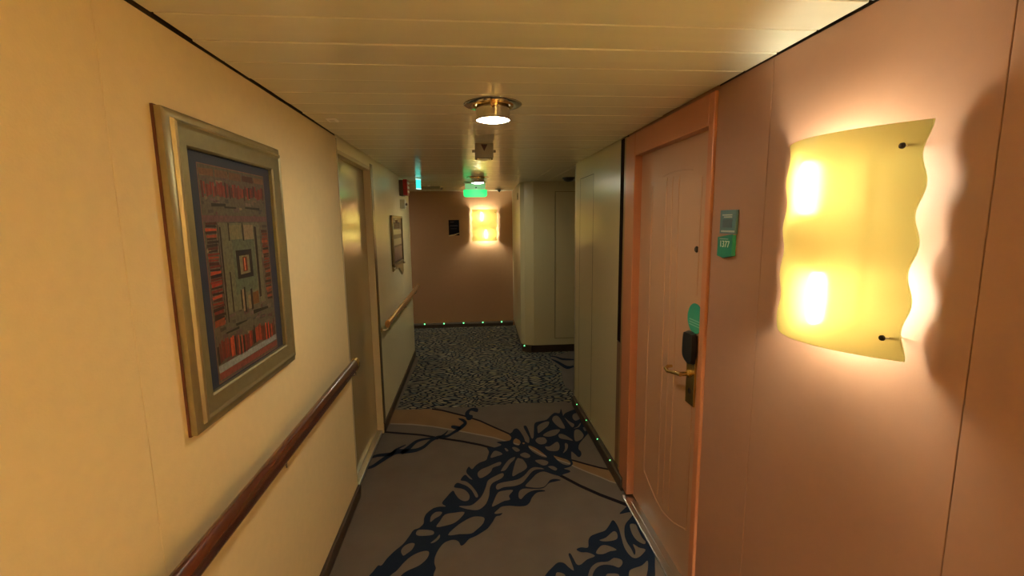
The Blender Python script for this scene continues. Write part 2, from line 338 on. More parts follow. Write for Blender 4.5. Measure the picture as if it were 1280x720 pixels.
# ------------------------------------------------------------------ floor
bm = B()
box(bm, -2.4, 2.4, -2.6, 7.3, -0.05, 0.0, mi=0)
def cl(k): return [[(x / 1000, y / 1000) for x, y in lp] for lp in CARPET[k]]
add_fill(bm, cl('speckle'), 0.0006, 3, 1)
add_fill(bm, cl('orange'), 0.0006, 4, 1)
add_fill(bm, cl('light'), 0.0010, 5, 1)
add_fill(bm, cl('line_up'), 0.0014, 2, 1)
add_fill(bm, cl('line_low'), 0.0014, 2, 1)
for k in ('coral_a', 'coral_b', 'coral_leaf', 'vine_blob', 'vine1', 'vine2', 'vine3', 'vine4', 'vine5', 'vine6', 'far1', 'far2'):
    add_fill(bm, cl(k), 0.0018 + 0.0001 * len(k), 1, 3)
floor = mesh('floor', bm, [M_CBEIGE, M_CNAVY, M_CBLACK, M_CSPECK, M_CORANGE, M_CLIGHT])
tag(floor, 'beige carpet with navy branching coral pattern and speckled far half', kind='structure')

# ------------------------------------------------------------------ ceiling: enamelled planks with open joints
bm = B()
box(bm, -2.4, 2.4, -2.6, 7.3, H + 0.03, H + 0.06, mi=1)
def plank(x0, x1, y0, y1, dz=0.0, tx=0.0, gap=0.0024):
    n0 = len(bm.verts)
    box(bm, x0, x1, y0 + gap, y1 - gap, H, H + 0.022, bev=0.0026, mi=0, seg=2)
    bm.verts.ensure_lookup_table()
    ym = (y0 + y1) / 2
    for v in bm.verts[n0:]:
        v.co.z += dz + tx * (v.co.y - ym)
P = 0.158
y = 1.17 - 24 * P
k = 0
while y < 3.87:
    g = 0.0045 if abs(y + P - 1.17) < 0.01 or abs(y - 1.17) < 0.01 else 0.0020
    xr = XR - 0.004 - random.random() * 0.006
    plank(XL + 0.007 + random.random() * 0.007, xr, y, y + P, random.uniform(-0.0008, 0.0008), random.uniform(-0.006, 0.006), g)
    y += P
y3 = y
while y < 5.62:
    plank(XL + 0.006, 0.748, y, y + P, random.uniform(-0.0008, 0.0008), random.uniform(-0.006, 0.006))
    y += P
y5 = y
def plank_y(x0, x1, y0, y1, dz=0.0, tx=0.0, gap=0.0018):
    n0 = len(bm.verts)
    box(bm, x0 + gap, x1 - gap, y0, y1, H, H + 0.022, bev=0.0022, mi=0)
    bm.verts.ensure_lookup_table()
    for v in bm.verts[n0:]: v.co.z += dz + tx * (v.co.x - (x0 + x1) / 2)
x = 0.75
while x < 2.35:
    plank_y(x, x + 0.176, y3 + 0.003, 5.50, random.uniform(-0.0008, 0.0008), random.uniform(-0.004, 0.004)); x += 0.176
for (a, b) in ((-2.35, -1.15), (-1.15, -0.55), (-0.55, 0.05), (0.05, 0.66)):
    for (c, d) in ((y5, 6.25), (6.25, 6.75), (6.75, 7.14)):
        plank_y(a, b, c + 0.003, d, random.uniform(-0.001, 0.001), random.uniform(-0.004, 0.004), 0.003)
ceiling = mesh('ceiling', bm, [M_CEIL, M_VOID])
tag(ceiling, 'glossy cream metal plank ceiling', kind='structure')

# ------------------------------------------------------------------ walls
T = 0.10
def panel_wall(name, mats, boxes, label):
    bm = B()
    for (x0, x1, y0, y1, z0, z1, bev, mi) in boxes: box(bm, x0, x1, y0, y1, z0, z1, bev, mi)
    o = mesh(name, bm, mats); tag(o, label, kind='structure'); return o
ZT = H + 0.03
# left wall: near part in panels with hairline joints
bl = [(XL - T, XL - 0.006, -2.6, 2.655, 0, ZT, 0, 1)]
for (a, b) in ((-2.6, -0.15), (-0.15, 1.013), (1.013, 2.655)):
    bl.append((XL - 0.008, XL, a + 0.0008, b - 0.0008, 0, H - 0.002, 0.0012, 0))
panel_wall('wall_left', [M_WALL, M_PANELDK], bl, 'cream vinyl wall carrying the framed picture')
# header over the left door and the cabinet like wall beyond it
panel_wall('wall_left', [M_PANEL_LIT, M_PANELDK], [
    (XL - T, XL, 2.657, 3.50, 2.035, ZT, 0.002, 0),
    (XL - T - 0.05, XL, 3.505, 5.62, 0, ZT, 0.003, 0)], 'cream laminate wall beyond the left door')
panel_wall('wall_left', [M_PANEL], [(-2.4, XL - T - 0.05, 5.52, 5.62, 0, ZT, 0, 0)], 'cream wall of the left side passage')
panel_wall('wall_left', [M_FARWALL], [(-2.5, -2.4, 5.52, 7.25, 0, ZT, 0, 0)], 'end of the left side passage')
# far wall
panel_wall('wall_far', [M_FARWALL], [(-2.4, 0.70, 7.15, 7.25, 0, ZT, 0, 0)], 'terracotta end wall with the lit lamp')
# right return with chamfer and branch face
bm = B()
def prism(bm, poly, z0, z1, mi=0, bev=0.0):
    lo = [bm.verts.new((x, y, z0)) for x, y in poly]; hi = [bm.verts.new((x, y, z1)) for x, y in poly]
    n = len(poly); fs = [bm.faces.new(hi), bm.faces.new(lo[::-1])]
    for i in range(n): fs.append(bm.faces.new((lo[i], lo[(i + 1) % n], hi[(i + 1) % n], hi[i])))
    for f in fs: f.material_index = mi
    bmesh.ops.recalc_face_normals(bm, faces=bm.faces[:])
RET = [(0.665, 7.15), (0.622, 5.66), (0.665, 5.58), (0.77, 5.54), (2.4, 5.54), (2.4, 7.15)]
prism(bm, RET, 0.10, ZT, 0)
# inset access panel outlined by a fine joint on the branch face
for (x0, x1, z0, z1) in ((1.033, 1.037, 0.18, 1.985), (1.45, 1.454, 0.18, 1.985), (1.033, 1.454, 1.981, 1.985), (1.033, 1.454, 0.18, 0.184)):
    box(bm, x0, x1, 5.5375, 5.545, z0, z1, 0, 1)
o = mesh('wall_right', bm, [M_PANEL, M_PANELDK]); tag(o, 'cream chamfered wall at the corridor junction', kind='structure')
# right wall near: salmon panels, joints at 0.733 and 1.35
def salmon(name, segs, label):
    bm = B(); box(bm, XR + 0.006, XR + T, segs[0][0], segs[-1][1], 0, ZT, 0, 1)
    for a, b in segs: box(bm, XR, XR + 0.008, a + 0.0009, b - 0.0009, 0, H - 0.002, 0.0012, 0)
    o = mesh(name, bm, [M_SALMON, M_PANELDK]); tag(o, label, kind='structure')
salmon('wall_right', [(-2.6, -0.5), (-0.5, 0.730), (0.730, 1.35), (1.35, 1.655)], 'salmon vinyl wall carrying the near lamp')
# over the door
panel_wall('wall_right', [M_SALMON], [(XR + 0.004, XR + T, 1.655, 2.60, 2.085, ZT, 0, 0), (XR + 0.075, XR + T, 1.655, 2.60, 0, 2.085, 0, 0)], 'wall behind the salmon door')
# cream service wall with slit, beyond the salmon door
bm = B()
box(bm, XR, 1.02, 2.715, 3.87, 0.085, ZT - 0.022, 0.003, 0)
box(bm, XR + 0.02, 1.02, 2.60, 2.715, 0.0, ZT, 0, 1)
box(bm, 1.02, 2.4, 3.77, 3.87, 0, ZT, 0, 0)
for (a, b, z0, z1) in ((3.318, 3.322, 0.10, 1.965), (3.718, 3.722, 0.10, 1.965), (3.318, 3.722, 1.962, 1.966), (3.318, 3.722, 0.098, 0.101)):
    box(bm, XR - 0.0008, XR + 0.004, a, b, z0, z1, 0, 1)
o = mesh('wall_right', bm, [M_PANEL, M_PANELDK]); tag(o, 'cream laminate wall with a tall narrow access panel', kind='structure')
panel_wall('wall_right', [M_PANEL], [(2.4, 2.5, 3.77, 5.6, 0, ZT, 0, 0)], 'end of the right side passage')
panel_wall('wall_back', [M_SALMON], [(XL - T, XR + T, -2.7, -2.6, 0, ZT, 0, 0)], 'wall behind the viewer')

# corner trims
def trim(boxes, m, label, name='trim_1', bev=0.002):
    bm = B()
    for b_ in boxes: box(bm, *b_, bev)
    o = mesh(name, bm, m); tag(o, label, kind='structure'); return o
trim([(XR - 0.004, XR + 0.012, 3.864, 3.880, 0.085, H)], M_STEEL, 'bright metal corner strip of the cream wall', 'trim_1')
trim([(XR - 0.003, XR + 0.02, 2.642, 2.713, 0.895, H - 0.004)], mat('dark_maroon_strip', (0.014, 0.005, 0.003), 0.8, spec=0.08), 'very dark upright strip between the cream wall and the salmon door', 'trim_6')
trim([(XR - 0.003, XR + 0.02, 2.642, 2.713, 0.10, 0.890)], mat('brown_cover_strip', (0.20, 0.11, 0.06), 0.5), 'brown cover strip at the foot of the dark wall slot', 'trim_2')
trim([(XR - 0.006, XR + 0.02, 2.598, 2.640, 0.06, H - 0.004)], mat('golden_oak_strip', (0.30, 0.17, 0.06), 0.3), 'golden brown upright strip beside the salmon door frame', 'trim_3')
trim([(XL - 0.004, XL + 0.003, 3.500, 3.575, 0.075, 2.06)], mat('dark_bronze_edge', (0.13, 0.09, 0.03), 0.3, metal=0.4), 'dark bronze corner of the left door recess', 'trim_4')
trim([(XL - 0.006, XL + 0.0025, 2.640, 2.657, 0.09, 2.09)], mat('cream_edge_strip', (0.52, 0.42, 0.24), 0.35), 'cream edge strip before the left door', 'trim_5')

# skirting boards
def skirt(name, boxes, label, bev=0.004):
    bm = B()
    for b_ in boxes: box(bm, *b_, bev)
    o = mesh(name, bm, M_BROWN); tag(o, label, kind='structure'); return o
skirt('baseboard_left', [(XL - 0.002, XL + 0.016, -2.6, 2.655, 0, 0.075)], 'dark brown skirting under the picture wall')
skirt('baseboard_left', [(XL - 0.002, XL + 0.012, 3.51, 5.62, 0, 0.075)], 'dark brown skirting beyond the left door')
skirt('baseboard_right', [(XR - 0.014, XR + 0.002, -2.6, 1.655, 0, 0.09)], 'dark brown skirting under the near lamp')
skirt('baseboard_right', [(XR - 0.004, XR + 0.03, 2.53, 2.715, 0, 0.10)], 'dark brown skirting beside the door frame')
bm = B(); prism(bm, [(x + 0.02 if x < 2 else x, y + (0.03 if y < 6 else 0)) for x, y in RET], 0, 0.102, 0)
o = mesh('baseboard_far', bm, M_BROWN); tag(o, 'dark recessed skirting round the chamfered corner', kind='structure')

# ------------------------------------------------------------------ guidance light strips
def led_strip(label, grp, p0, p1, depth, h, leds, nrm):
    """housing along p0-p1 on the wall plane, LEDs on its top front edge"""
    t = empty('floor_guide_light', label, 'guide light', (p0[0], p0[1], 0), group=grp)
    a = Vector((p0[0], p0[1], 0)); b = Vector((p1[0], p1[1], 0)); d = b - a; n = Vector((nrm[0], nrm[1], 0)).normalized()
    prof = [(0.0, 0.0), (depth, 0.0), (depth, h * 0.72), (depth * 0.55, h), (0.0, h)]
    bm = B()
    R = [[bm.verts.new(p + n * u + Vector((0, 0, v)) - a) for u, v in prof] for p in (a, b)]
    m = len(prof)
    for i in range(m): bm.faces.new((R[0][i], R[0][(i + 1) % m], R[1][(i + 1) % m], R[1][i]))
    bm.faces.new(R[0]); bm.faces.new(R[1][::-1])
    bmesh.ops.recalc_face_normals(bm, faces=bm.faces[:])
    mesh('housing', bm, M_BROWN, t)
    bm = B()
    q = [n * (depth * 0.80 + 0.0008) + Vector((0, 0, h * 0.855))] 
    tube(bm, [n * (depth * 0.78) + Vector((0, 0, h * 0.86)), d + n * (depth * 0.78) + Vector((0, 0, h * 0.86))], 0.0022, n=8)
    mesh('strip_lens', bm, mat('smoky_strip_lens', (0.16, 0.13, 0.08), 0.2), t)
    for s in leds:
        bm = B()
        bmesh.ops.create_icosphere(bm, subdivisions=2, radius=LEDR)
        c = d.normalized() * s + n * (depth * 0.80) + Vector((0, 0, h * 0.86))
        for v in bm.verts: v.co += c
        mesh('led', bm, M_LED, t, smooth=True)
    return t
LEDR = 0.0042
led_strip('dark skirting strip with four green guide lights under the cream wall at right', None,
          (XR + 0.002, 2.53), (XR + 0.002, 3.87), 0.024, 0.085, [0.23, 0.53, 0.85, 1.17], (-1, 0))
LEDR = 0.010
led_strip('dark skirting strip with five green guide lights along the terracotta end wall', None,
          (-2.4, 7.152), (0.655, 7.152), 0.03, 0.075, [1.67, 1.97, 2.275, 2.577, 2.875], (0, -1))
LEDR = 0.008
led_strip('short dark guide strip with one green light at the chamfered corner', None,
          (0.640, 5.655), (0.745, 5.565), 0.014, 0.09, [0.035], (-0.65, -0.76))

# ------------------------------------------------------------------ salmon cabin door (right)
d1 = empty('door_1', 'salmon cabin door with vertical relief lines in an orange painted frame', None, (XR, 2.03, 0), kind='structure')
ox, oy = XR, 2.03
bm = B()
FX0, FX1 = XR - 0.012 - ox, XR + 0.074 - ox
box(bm, FX0, FX1, 2.455 - oy, 2.598 - oy, 0.02, 2.088, 0.004)
box(bm, FX0, FX1, 1.652 - oy, 1.692 - oy, 0.0, 2.088, 0.004)
box(bm, FX0, FX1, 1.692 - oy, 2.455 - oy, 1.972, 2.088, 0.004)
mesh('door_frame', bm, M_DOORFR, d1)
bm = B()
lx = 0.030
box(bm, lx, lx + 0.04, 1.685 - oy, 2.462 - oy, 0.012, 1.980, 0.003)
leaf = mesh('door_leaf', bm, M_DOOR, d1)
# relief beads
bm = B()
def bead(pts, r=0.0038):
    tube(bm, [(lx - 0.0005, yy - oy, zz) for yy, zz in pts], r, r, n=10)
bead([(2.300, 0.262), (2.300, 1.80)])
bead([(1.800, 0.262), (1.800, 1.00)]); bead([(1.80, 1.32), (1.800, 1.80)])
for i, yy in enumerate((2.115, 2.050, 1.985)):
    b0 = 0.262 - 0.085 * math.sin(math.pi * (2.30 - yy) / 0.5) + 0.05
    bead([(yy, b0), (yy - 0.004, 0.6), (yy, 1.10), (yy + 0.012, 1.50), (yy + 0.02, 1.80), (yy + 0.012, 1.826)], 0.003)
arc = [(2.30 - 0.5 * k / 24, 0.262 - 0.075 * math.sin(math.pi * k / 24)) for k in range(25)]
bead(arc)
arc = [(2.18 - 0.30 * k / 16, 1.835 + 0.012 * math.sin(math.pi * k / 16)) for k in range(17)]
bead(arc, 0.002)
bmesh.ops.translate(bm, verts=bm.verts[:], vec=(0.0008, 0, 0))
mesh('relief_lines', bm, M_DOOR, leaf, smooth=True)
# peephole
bm = B(); lathe(bm, [(0.002, -0.006), (0.010, -0.006), (0.013, -0.003), (0.014, 0.001)], (lx, 1.818 - oy, 1.509), 'X', 20)
mesh('peephole', bm, mat('dark_bronze', (0.05, 0.035, 0.02), 0.3, metal=0.7), leaf, smooth=True)
# brass plate, card reader, lever
bm = B(); box(bm, lx - 0.009, lx, 1.772 - oy, 1.848 - oy, 0.845, 1.06, 0.003)
plate = mesh('lock_plate', bm, M_BRASS, d1)
bm = B()
bm2 = [(1.768, 1.105), (1.768, 1.245), (1.785, 1.262), (1.835, 1.262), (1.856, 1.242), (1.860, 1.14), (1.85, 1.10), (1.80, 1.075)]
lo = [bm.verts.new((lx - 0.009, a - oy, b)) for a, b in smooth_loop(bm2, 4)]
hi = [bm.verts.new((lx - 0.028, a - oy + (1.812 - a) * 0.10, b + (1.17 - b) * 0.08)) for a, b in smooth_loop(bm2, 4)]
bm.faces.new(lo); bm.faces.new(hi[::-1])
for i in range(len(lo)): bm.faces.new((lo[i], lo[(i + 1) % len(lo)], hi[(i + 1) % len(lo)], hi[i]))
bmesh.ops.recalc_face_normals(bm, faces=bm.faces[:])
for v in bm.verts: v.co.z = 1.164 + (v.co.z - 1.262) * 0.74
mesh('card_reader', bm, M_BLACK, d1)
bm = B()
lathe(bm, [(0.016, -0.009), (0.016, -0.016), (0.010, -0.020), (0.010, -0.05)], (lx, 1.822 - oy, 1.018), 'X', 20)
tube(bm, [(lx - 0.050, 1.812 - oy, 1.018), (lx - 0.052, 1.835 - oy, 1.017), (lx - 0.053, 1.88 - oy, 1.006), (lx - 0.054, 1.93 - oy, 0.995), (lx - 0.052, 1.958 - oy, 1.001), (lx - 0.038, 1.966 - oy, 1.006), (lx - 0.018, 1.966 - oy, 1.006)],
     [0.009, 0.0095, 0.008, 0.008, 0.0085, 0.008, 0.007], None, 14)
bmesh.ops.translate(bm, verts=bm.verts[:], vec=(0, 0, -0.040))
mesh('lever_handle', bm, M_BRASS, d1, smooth=True)
bm = B(); lathe(bm, [(0.006, -0.0095), (0.011, -0.0105), (0.012, -0.009)], (lx, 1.812 - oy, 0.905), 'X', 16)
mesh('keyhole', bm, mat('dark_bronze_key', (0.07, 0.045, 0.02), 0.4, metal=0.6), d1)
# threshold
bm = B()
box(bm, -0.032, 0.03, 1.60 - oy, 2.475 - oy, 0.0, 0.010, 0.003)
box(bm, -0.002, 0.06, 1.66 - oy, 2.40 - oy, 0.010, 0.014, 0.001)
mesh('threshold', bm, M_STEEL, d1)

# round sticker on the door
t = empty('door_magnet', 'round green magnet with pale lines stuck above the card reader', 'magnet', (XR + lx, 1.803, 1.222))
bm = B(); lathe(bm, [(0.063, 0.0), (0.064, -0.002), (0.063, -0.0035)], (0, 0, 0), 'X', 48)
mesh('disc', bm, M_GREENDISC, t)
bm = B()
for zz in (-0.008, -0.019, -0.030):
    box(bm, -0.0042, -0.0034, -0.045, 0.045, zz - 0.0022, zz + 0.0022)
mesh('printed_lines', bm, M_PALEG, t)

# ------------------------------------------------------------------ left door
d2 = empty('door_2', 'glossy olive cream door recessed in the left wall', None, (XL, 3.08, 0), kind='structure')
ox, oy = XL, 3.08
bm = B(); box(bm, -0.100, -0.048, 2.645 - oy, 3.500 - oy, 0.030, 2.035, 0.003)
mesh('door_leaf', bm, M_GLOSSDOOR, d2)
bm = B()
box(bm, -0.150, -0.006, 2.645 - oy, 2.657 - oy, 0.0, 2.035, 0.002)
box(bm, -0.150, -0.002, 2.657 - oy, 3.492 - oy, 2.012, 2.040, 0.002)

box(bm, -0.060, 0.0, 3.492 - oy, 3.503 - oy, 0.0, 2.035, 0.001)
mesh('door_frame', bm, mat('bronze_cream_frame', (0.62, 0.50, 0.28), 0.35), d2)
bm = B(); box(bm, -0.055, -0.012, 2.657 - oy, 3.50 - oy, 0.0, 0.028, 0.004)
mesh('threshold', bm, M_STEEL, d2)
bm = B(); box(bm, -0.15, -0.14, 2.64 - oy, 3.51 - oy, 0, 2.05)
mesh('door_backing', bm, M_VOID, d2)

# ------------------------------------------------------------------ wall lamps
M_BACKPL = mat('peach_backplate', (0.50, 0.30, 0.19), 0.5)
M_STUD = mat('dark_stud', (0.03, 0.02, 0.015), 0.35, metal=0.6)
def shade_bm():
    bm = B(); ns, nt_ = 48, 72
    half, ht = 0.205, 0.48
    G = []
    for side in (0, 1):
        g = []
        for j in range(nt_ + 1):
            t = j / nt_; z = (t - 0.5) * ht
            wr = half - 0.018 + 0.008 * math.cos(2 * math.pi * 4.0 * (1 - t)) + 0.006 * (t - 0.5)
            wl = half - 0.014 + 0.007 * math.cos(2 * math.pi * 4.0 * (1 - t) + 1.6)
            row = []
            for i in range(ns + 1):
                s = -1 + 2 * i / ns
                x = s * (wr if s > 0 else wl)
                dep = 0.008 + 0.098 * (1 - (abs(s) * 0.97) ** 2.0)
                row.append(bm.verts.new((x, -dep - (0.004 if side == 0 else 0.0), z)))
            g.append(row)
        G.append(g)
    for side in (0, 1):
        for j in range(nt_):
            for i in range(ns):
                q = (G[side][j][i], G[side][j][i + 1], G[side][j + 1][i + 1], G[side][j + 1][i])
                bm.faces.new(q if side == 0 else q[::-1])
    for i in range(ns):
        bm.faces.new((G[0][0][i], G[1][0][i], G[1][0][i + 1], G[0][0][i + 1]))
        bm.faces.new((G[0][-1][i], G[0][-1][i + 1], G[1][-1][i + 1], G[1][-1][i]))
    for j in range(nt_):
        bm.faces.new((G[0][j][0], G[0][j + 1][0], G[1][j + 1][0], G[1][j][0]))
        bm.faces.new((G[0][j][-1], G[1][j][-1], G[1][j + 1][-1], G[0][j + 1][-1]))
    bmesh.ops.recalc_face_normals(bm, faces=bm.faces[:])
    return bm
def make_sconce(label, loc, rz):
    t = empty('wall_lamp', label, 'wall lamp', loc, rz, group='wavy edged yellow glass wall lamps')
    mesh('lamp_shade', shade_bm(), M_SHADE, t, smooth=True)
    bm = B(); box(bm, -0.055, 0.055, -0.010, 0.0, -0.19, 0.19, 0.003)
    mesh('backplate', bm, M_BACKPL, t)
    for x, z in ((-0.04, 0.125), (0.016, -0.135)):
        bm = B(); lathe(bm, [(0.004, -0.062), (0.012, -0.055), (0.015, -0.03), (0.015, 0.045), (0.010, 0.062), (0.003, 0.066)], (x, -0.078, z), 'Z', 16)
        bm_o = mesh('bulb', bm, M_BULB, t, smooth=True, angle=80)
        bm = B(); sg = 1 if z < 0 else -1
        lathe(bm, [(0.008, sg * 0.078), (0.009, sg * 0.064), (0.006, sg * 0.058)], (x, -0.078, z), 'Z', 16)
        box(bm, x - 0.003, x + 0.003, -0.078, -0.008, z + sg * 0.076 - 0.003, z + sg * 0.076 + 0.003)
        mesh('lamp_holder', bm, M_WHITEPL, t)
    for x in (0.165,):
        for z in (-0.195, 0.195):
            dep = 0.008 + 0.098 * (1 - (abs(x) / 0.200) ** 2.0)
            bm = B()
            lathe(bm, [(0.002, -dep - 0.0085), (0.0055, -dep - 0.0075), (0.0062, -dep - 0.0045), (0.0062, -dep - 0.003)], (x, 0, z), 'Y', 16)
            mesh('stud', bm, M_STUD, t)
            bm = B(); lathe(bm, [(0.0022, -dep - 0.001), (0.0022, 0.0)], (x, 0, z), 'Y', 10)
            mesh('standoff_rod', bm, M_WHITEPL, t)
    return t
def copy_tree(o, parent=None):
    c = o.copy(); COL.objects.link(c); c.parent = parent
    for ch in list(o.children): copy_tree(ch, c)
    return c
s1 = make_sconce('large lit yellow glass lamp on the near salmon wall, closest to the viewer', (XR, 1.03, 1.575), -math.pi / 2)
s2 = copy_tree(s1)
s2.location = (0.235, 7.15, 1.585); s2.rotation_euler = (0, 0, 0)
s3 = copy_tree(s1); s3.location = (XR, -0.45, 1.575)  # lamp added out of view to brighten the left wall
s3['label'] = 'added yellow glass lamp, unseen on the salmon wall behind the viewer, brightening the corridor'
s4 = copy_tree(s1); s4.location = (XR, -1.7, 1.575)  # another unseen lamp, added to lift the corridor's brightness
s4['label'] = 'added yellow glass lamp, unseen on the salmon wall at the rear end, brightening the corridor'
for r_, m_ in ((s3, M_BULB_ADDED), (s4, M_BULB_ADDED), (s2, M_BULBF)):
    for ch in r_.children:
        if ch.name.startswith('bulb'): ch.data = ch.data.copy(); ch.data.materials[0] = m_
s2['label'] = 'small lit yellow glass lamp on the far end wall, right of the black sign'

# ------------------------------------------------------------------ ceiling spots
def make_spot(label, loc):
    t = empty('ceiling_spotlight', label, 'ceiling light', loc, group='chrome ceiling spotlights')
    bm = B(); lathe(bm, [(0.074, 0.0), (0.078, -0.004), (0.112, -0.004), (0.118, 0.0)], (0, 0, 0), 'Z', 56, close=False)
    mesh('trim_ring', bm, M_CHROME, t, smooth=True)
    bm = B(); lathe(bm, [(0.072, -0.001), (0.074, -0.006), (0.080, -0.010), (0.084, -0.006), (0.085, -0.001)], (0, 0, 0), 'Z', 56, close=False)
    box(bm, -0.014, 0.014, -0.094, -0.076, -0.020, -0.002, 0.002)
    mesh('inner_ring', bm, M_BRASS, t, smooth=True)
    bm = B(); lathe(bm, [(0.066, 0.0), (0.066, -0.016), (0.069, -0.018), (0.069, -0.055), (0.072, -0.057), (0.072, -0.062), (0.066, -0.062), (0.064, -0.055)], (0, 0, 0), 'Z', 56, close=False)
    mesh('lamp_body', bm, M_CHROME, t, smooth=True)
    bm = B(); lathe(bm, [(0.066, -0.0585), (0.050, -0.064), (0.03, -0.067), (0.004, -0.068)], (0, 0, 0), 'Z', 48)
    mesh('lens', bm, M_LENS, t, smooth=True)
    return t
c1 = make_spot('chrome ceiling spotlight with a bluish lit lens, nearest to the viewer', (0.107, 1.94, H - 0.001))
c2 = copy_tree(c1); c2.location = (0.102, 4.95, H - 0.001)
c3 = copy_tree(c1); c3.location = (0.105, -1.07, H - 0.001)  # spot added behind the camera for more ambient light
c3['label'] = 'added chrome ceiling spotlight, unseen above and behind the viewer, for more light'
c4 = copy_tree(c1); c4.location = (-1.5, 6.3, H - 0.001)  # hidden spot added to brighten the far end
c4['label'] = 'added chrome ceiling spotlight, unseen in the left side passage, for more light'
c2['label'] = 'second chrome ceiling spotlight, just before the hanging green exit sign'

# ------------------------------------------------------------------ hanging detector box
t = empty('ceiling_detector_box', 'square cream detector box with a dark red triangle hanging from the ceiling', 'detector', (0.101, 2.85, H))
bm = B(); box(bm, -0.055, 0.055, 0.0, 0.09, -0.088, 0.0, 0.004)
mesh('housing', bm, M_GREYPL, t)
for a_, b_ in ((-0.072, -0.054), (0.054, 0.072)):
    bm = B(); box(bm, a_, b_, 0.03, 0.05, -0.052, -0.036, 0.002)
    mesh('side_lug', bm, M_GREYPL, t)
for a_, b_ in ((-0.052, -0.042), (0.042, 0.052)):
    bm = B(); box(bm, a_, b_, 0.01, 0.02, -0.097, -0.087, 0.001)
    mesh('foot', bm, M_GREYPL, t)
bm = B(); lathe(bm, [(0.028, -0.086), (0.026, -0.093), (0.014, -0.098), (0.002, -0.099)], (0, 0.045, 0), 'Z', 24)
mesh('sensor_dome', bm, M_WHITEPL, t, smooth=True)
bm = B(); vs = [bm.verts.new(p) for p in ((-0.020, -0.0008, -0.008), (0.020, -0.0008, -0.008), (0.0, -0.0008, -0.048), (-0.020, 0.001, -0.008), (0.020, 0.001, -0.008), (0.0, 0.001, -0.048))]
bm.faces.new(vs[:3]); bm.faces.new(vs[3:][::-1])
for i in range(3): bm.faces.new((vs[i], vs[(i + 1) % 3], vs[3 + (i + 1) % 3], vs[3 + i]))
bmesh.ops.recalc_face_normals(bm, faces=bm.faces[:])
mesh('triangle_mark', bm, M_DKRED, t)

# ------------------------------------------------------------------ exit signs
t = empty('exit_sign', 'bright green rounded exit sign hanging in mid corridor before the end wall', 'exit sign', (0.082, 5.6, H))
def round_plate(bm, w, z0, z1, r, y0, y1):
    pts = [(-w / 2, z1), (w / 2, z1)]
    for k in range(9):
        a = -math.pi / 2 * k / 8
        pts.append((w / 2 - r + r * math.cos(a), z0 + r + r * math.sin(a)))
    for k in range(9):
        a = -math.pi / 2 - math.pi / 2 * k / 8
        pts.append((-w / 2 + r + r * math.cos(a), z0 + r + r * math.sin(a)))
    f0 = [bm.verts.new((x, y0, z)) for x, z in pts]; f1 = [bm.verts.new((x, y1, z)) for x, z in pts]
    bm.faces.new(f0); bm.faces.new(f1[::-1]); n = len(pts)
    for i in range(n): bm.faces.new((f0[i], f0[(i + 1) % n], f1[(i + 1) % n], f1[i]))
    bmesh.ops.recalc_face_normals(bm, faces=bm.faces[:])
bm = B(); round_plate(bm, 0.280, -0.172, -0.086, 0.03, -0.006, 0.006)
mesh('lit_panel', bm, M_EXIT, t)
bm = B(); box(bm, -0.12, 0.12, -0.005, 0.005, -0.087, -0.012, 0.001)
mesh('acrylic_upper_panel', bm, M_EXITEDGE, t)
bm = B(); box(bm, -0.13, 0.13, -0.02, 0.02, -0.014, 0.0, 0.003)
mesh('ceiling_mount', bm, M_WHITEPL, t)
bm = B(); lathe(bm, [(0.009, -0.008), (0.009, -0.0049)], (0.010, 0, -0.062), 'Y', 16)
mesh('fixing_button', bm, M_BLACK, t)

t = empty('exit_sign', 'small turquoise lit sign seen edge on at the left corner of the ceiling', 'exit sign', (-0.54, 5.0, H), rz=math.radians(62))
bm = B(); box(bm, 0.0, 0.075, -0.006, 0.006, -0.108, -0.018, 0.001)
mesh('lit_panel', bm, M_EXIT2, t)
bm = B(); box(bm, -0.002, 0.077, -0.007, 0.007, -0.116, -0.1075, 0.001)
mesh('lit_lower_edge', bm, M_EXIT2E, t)
bm = B(); box(bm, -0.002, 0.077, -0.007, 0.007, -0.0185, -0.010, 0.001)
mesh('lit_upper_edge', bm, M_EXIT2E, t)
bm = B(); box(bm, 0.005, 0.07, -0.012, 0.012, -0.0105, 0.0, 0.001)
mesh('ceiling_mount', bm, M_WHITEPL, t)

# small ceiling devices
t = empty('ceiling_nozzle', 'small pale rectangular cover on the ceiling above the picture wall', 'ceiling cover', (-0.605, 2.235, H))
bm = B(); box(bm, -0.022, 0.022, -0.030, 0.030, -0.008, 0.0, 0.003)
mesh('cover_plate', bm, mat('bright_cream_plastic', (0.9, 0.85, 0.7), 0.3), t)
bm = B(); box(bm, -0.012, 0.012, -0.018, 0.018, -0.010, -0.008, 0.001)
mesh('grille', bm, M_WHITEPL, t)

def smoke(label, loc, dark=False, r=0.05):
    t = empty('smoke_detector', label, 'smoke detector', loc)
    bm = B(); lathe(bm, [(r, 0.0), (r, -0.012), (r * 0.92, -0.016)], (0, 0, 0), 'Z', 32)
    mesh('base', bm, M_WHITEPL if not dark else M_BLACK, t, smooth=True)
    bm = B(); lathe(bm, [(r * 0.82, -0.014), (r * 0.74, -0.030), (r * 0.4, -0.042), (r * 0.12, -0.045)], (0, 0, 0), 'Z', 32)
    mesh('sensor_head', bm, M_WHITEPL if not dark else M_BLACK, t, smooth=True)
    return t
smoke('dark round detector on the ceiling of the right side passage', (1.09, 5.05, H), True, 0.07)
t = empty('sprinkler', 'tiny sprinkler with a dark pointed deflector on the ceiling above the end lamp', 'sprinkler', (0.445, 6.75, H))
bm = B(); lathe(bm, [(0.06, 0.0), (0.058, -0.006), (0.02, -0.010)], (0, 0, 0), 'Z', 32); mesh('rosette', bm, M_WHITEPL, t, smooth=True)
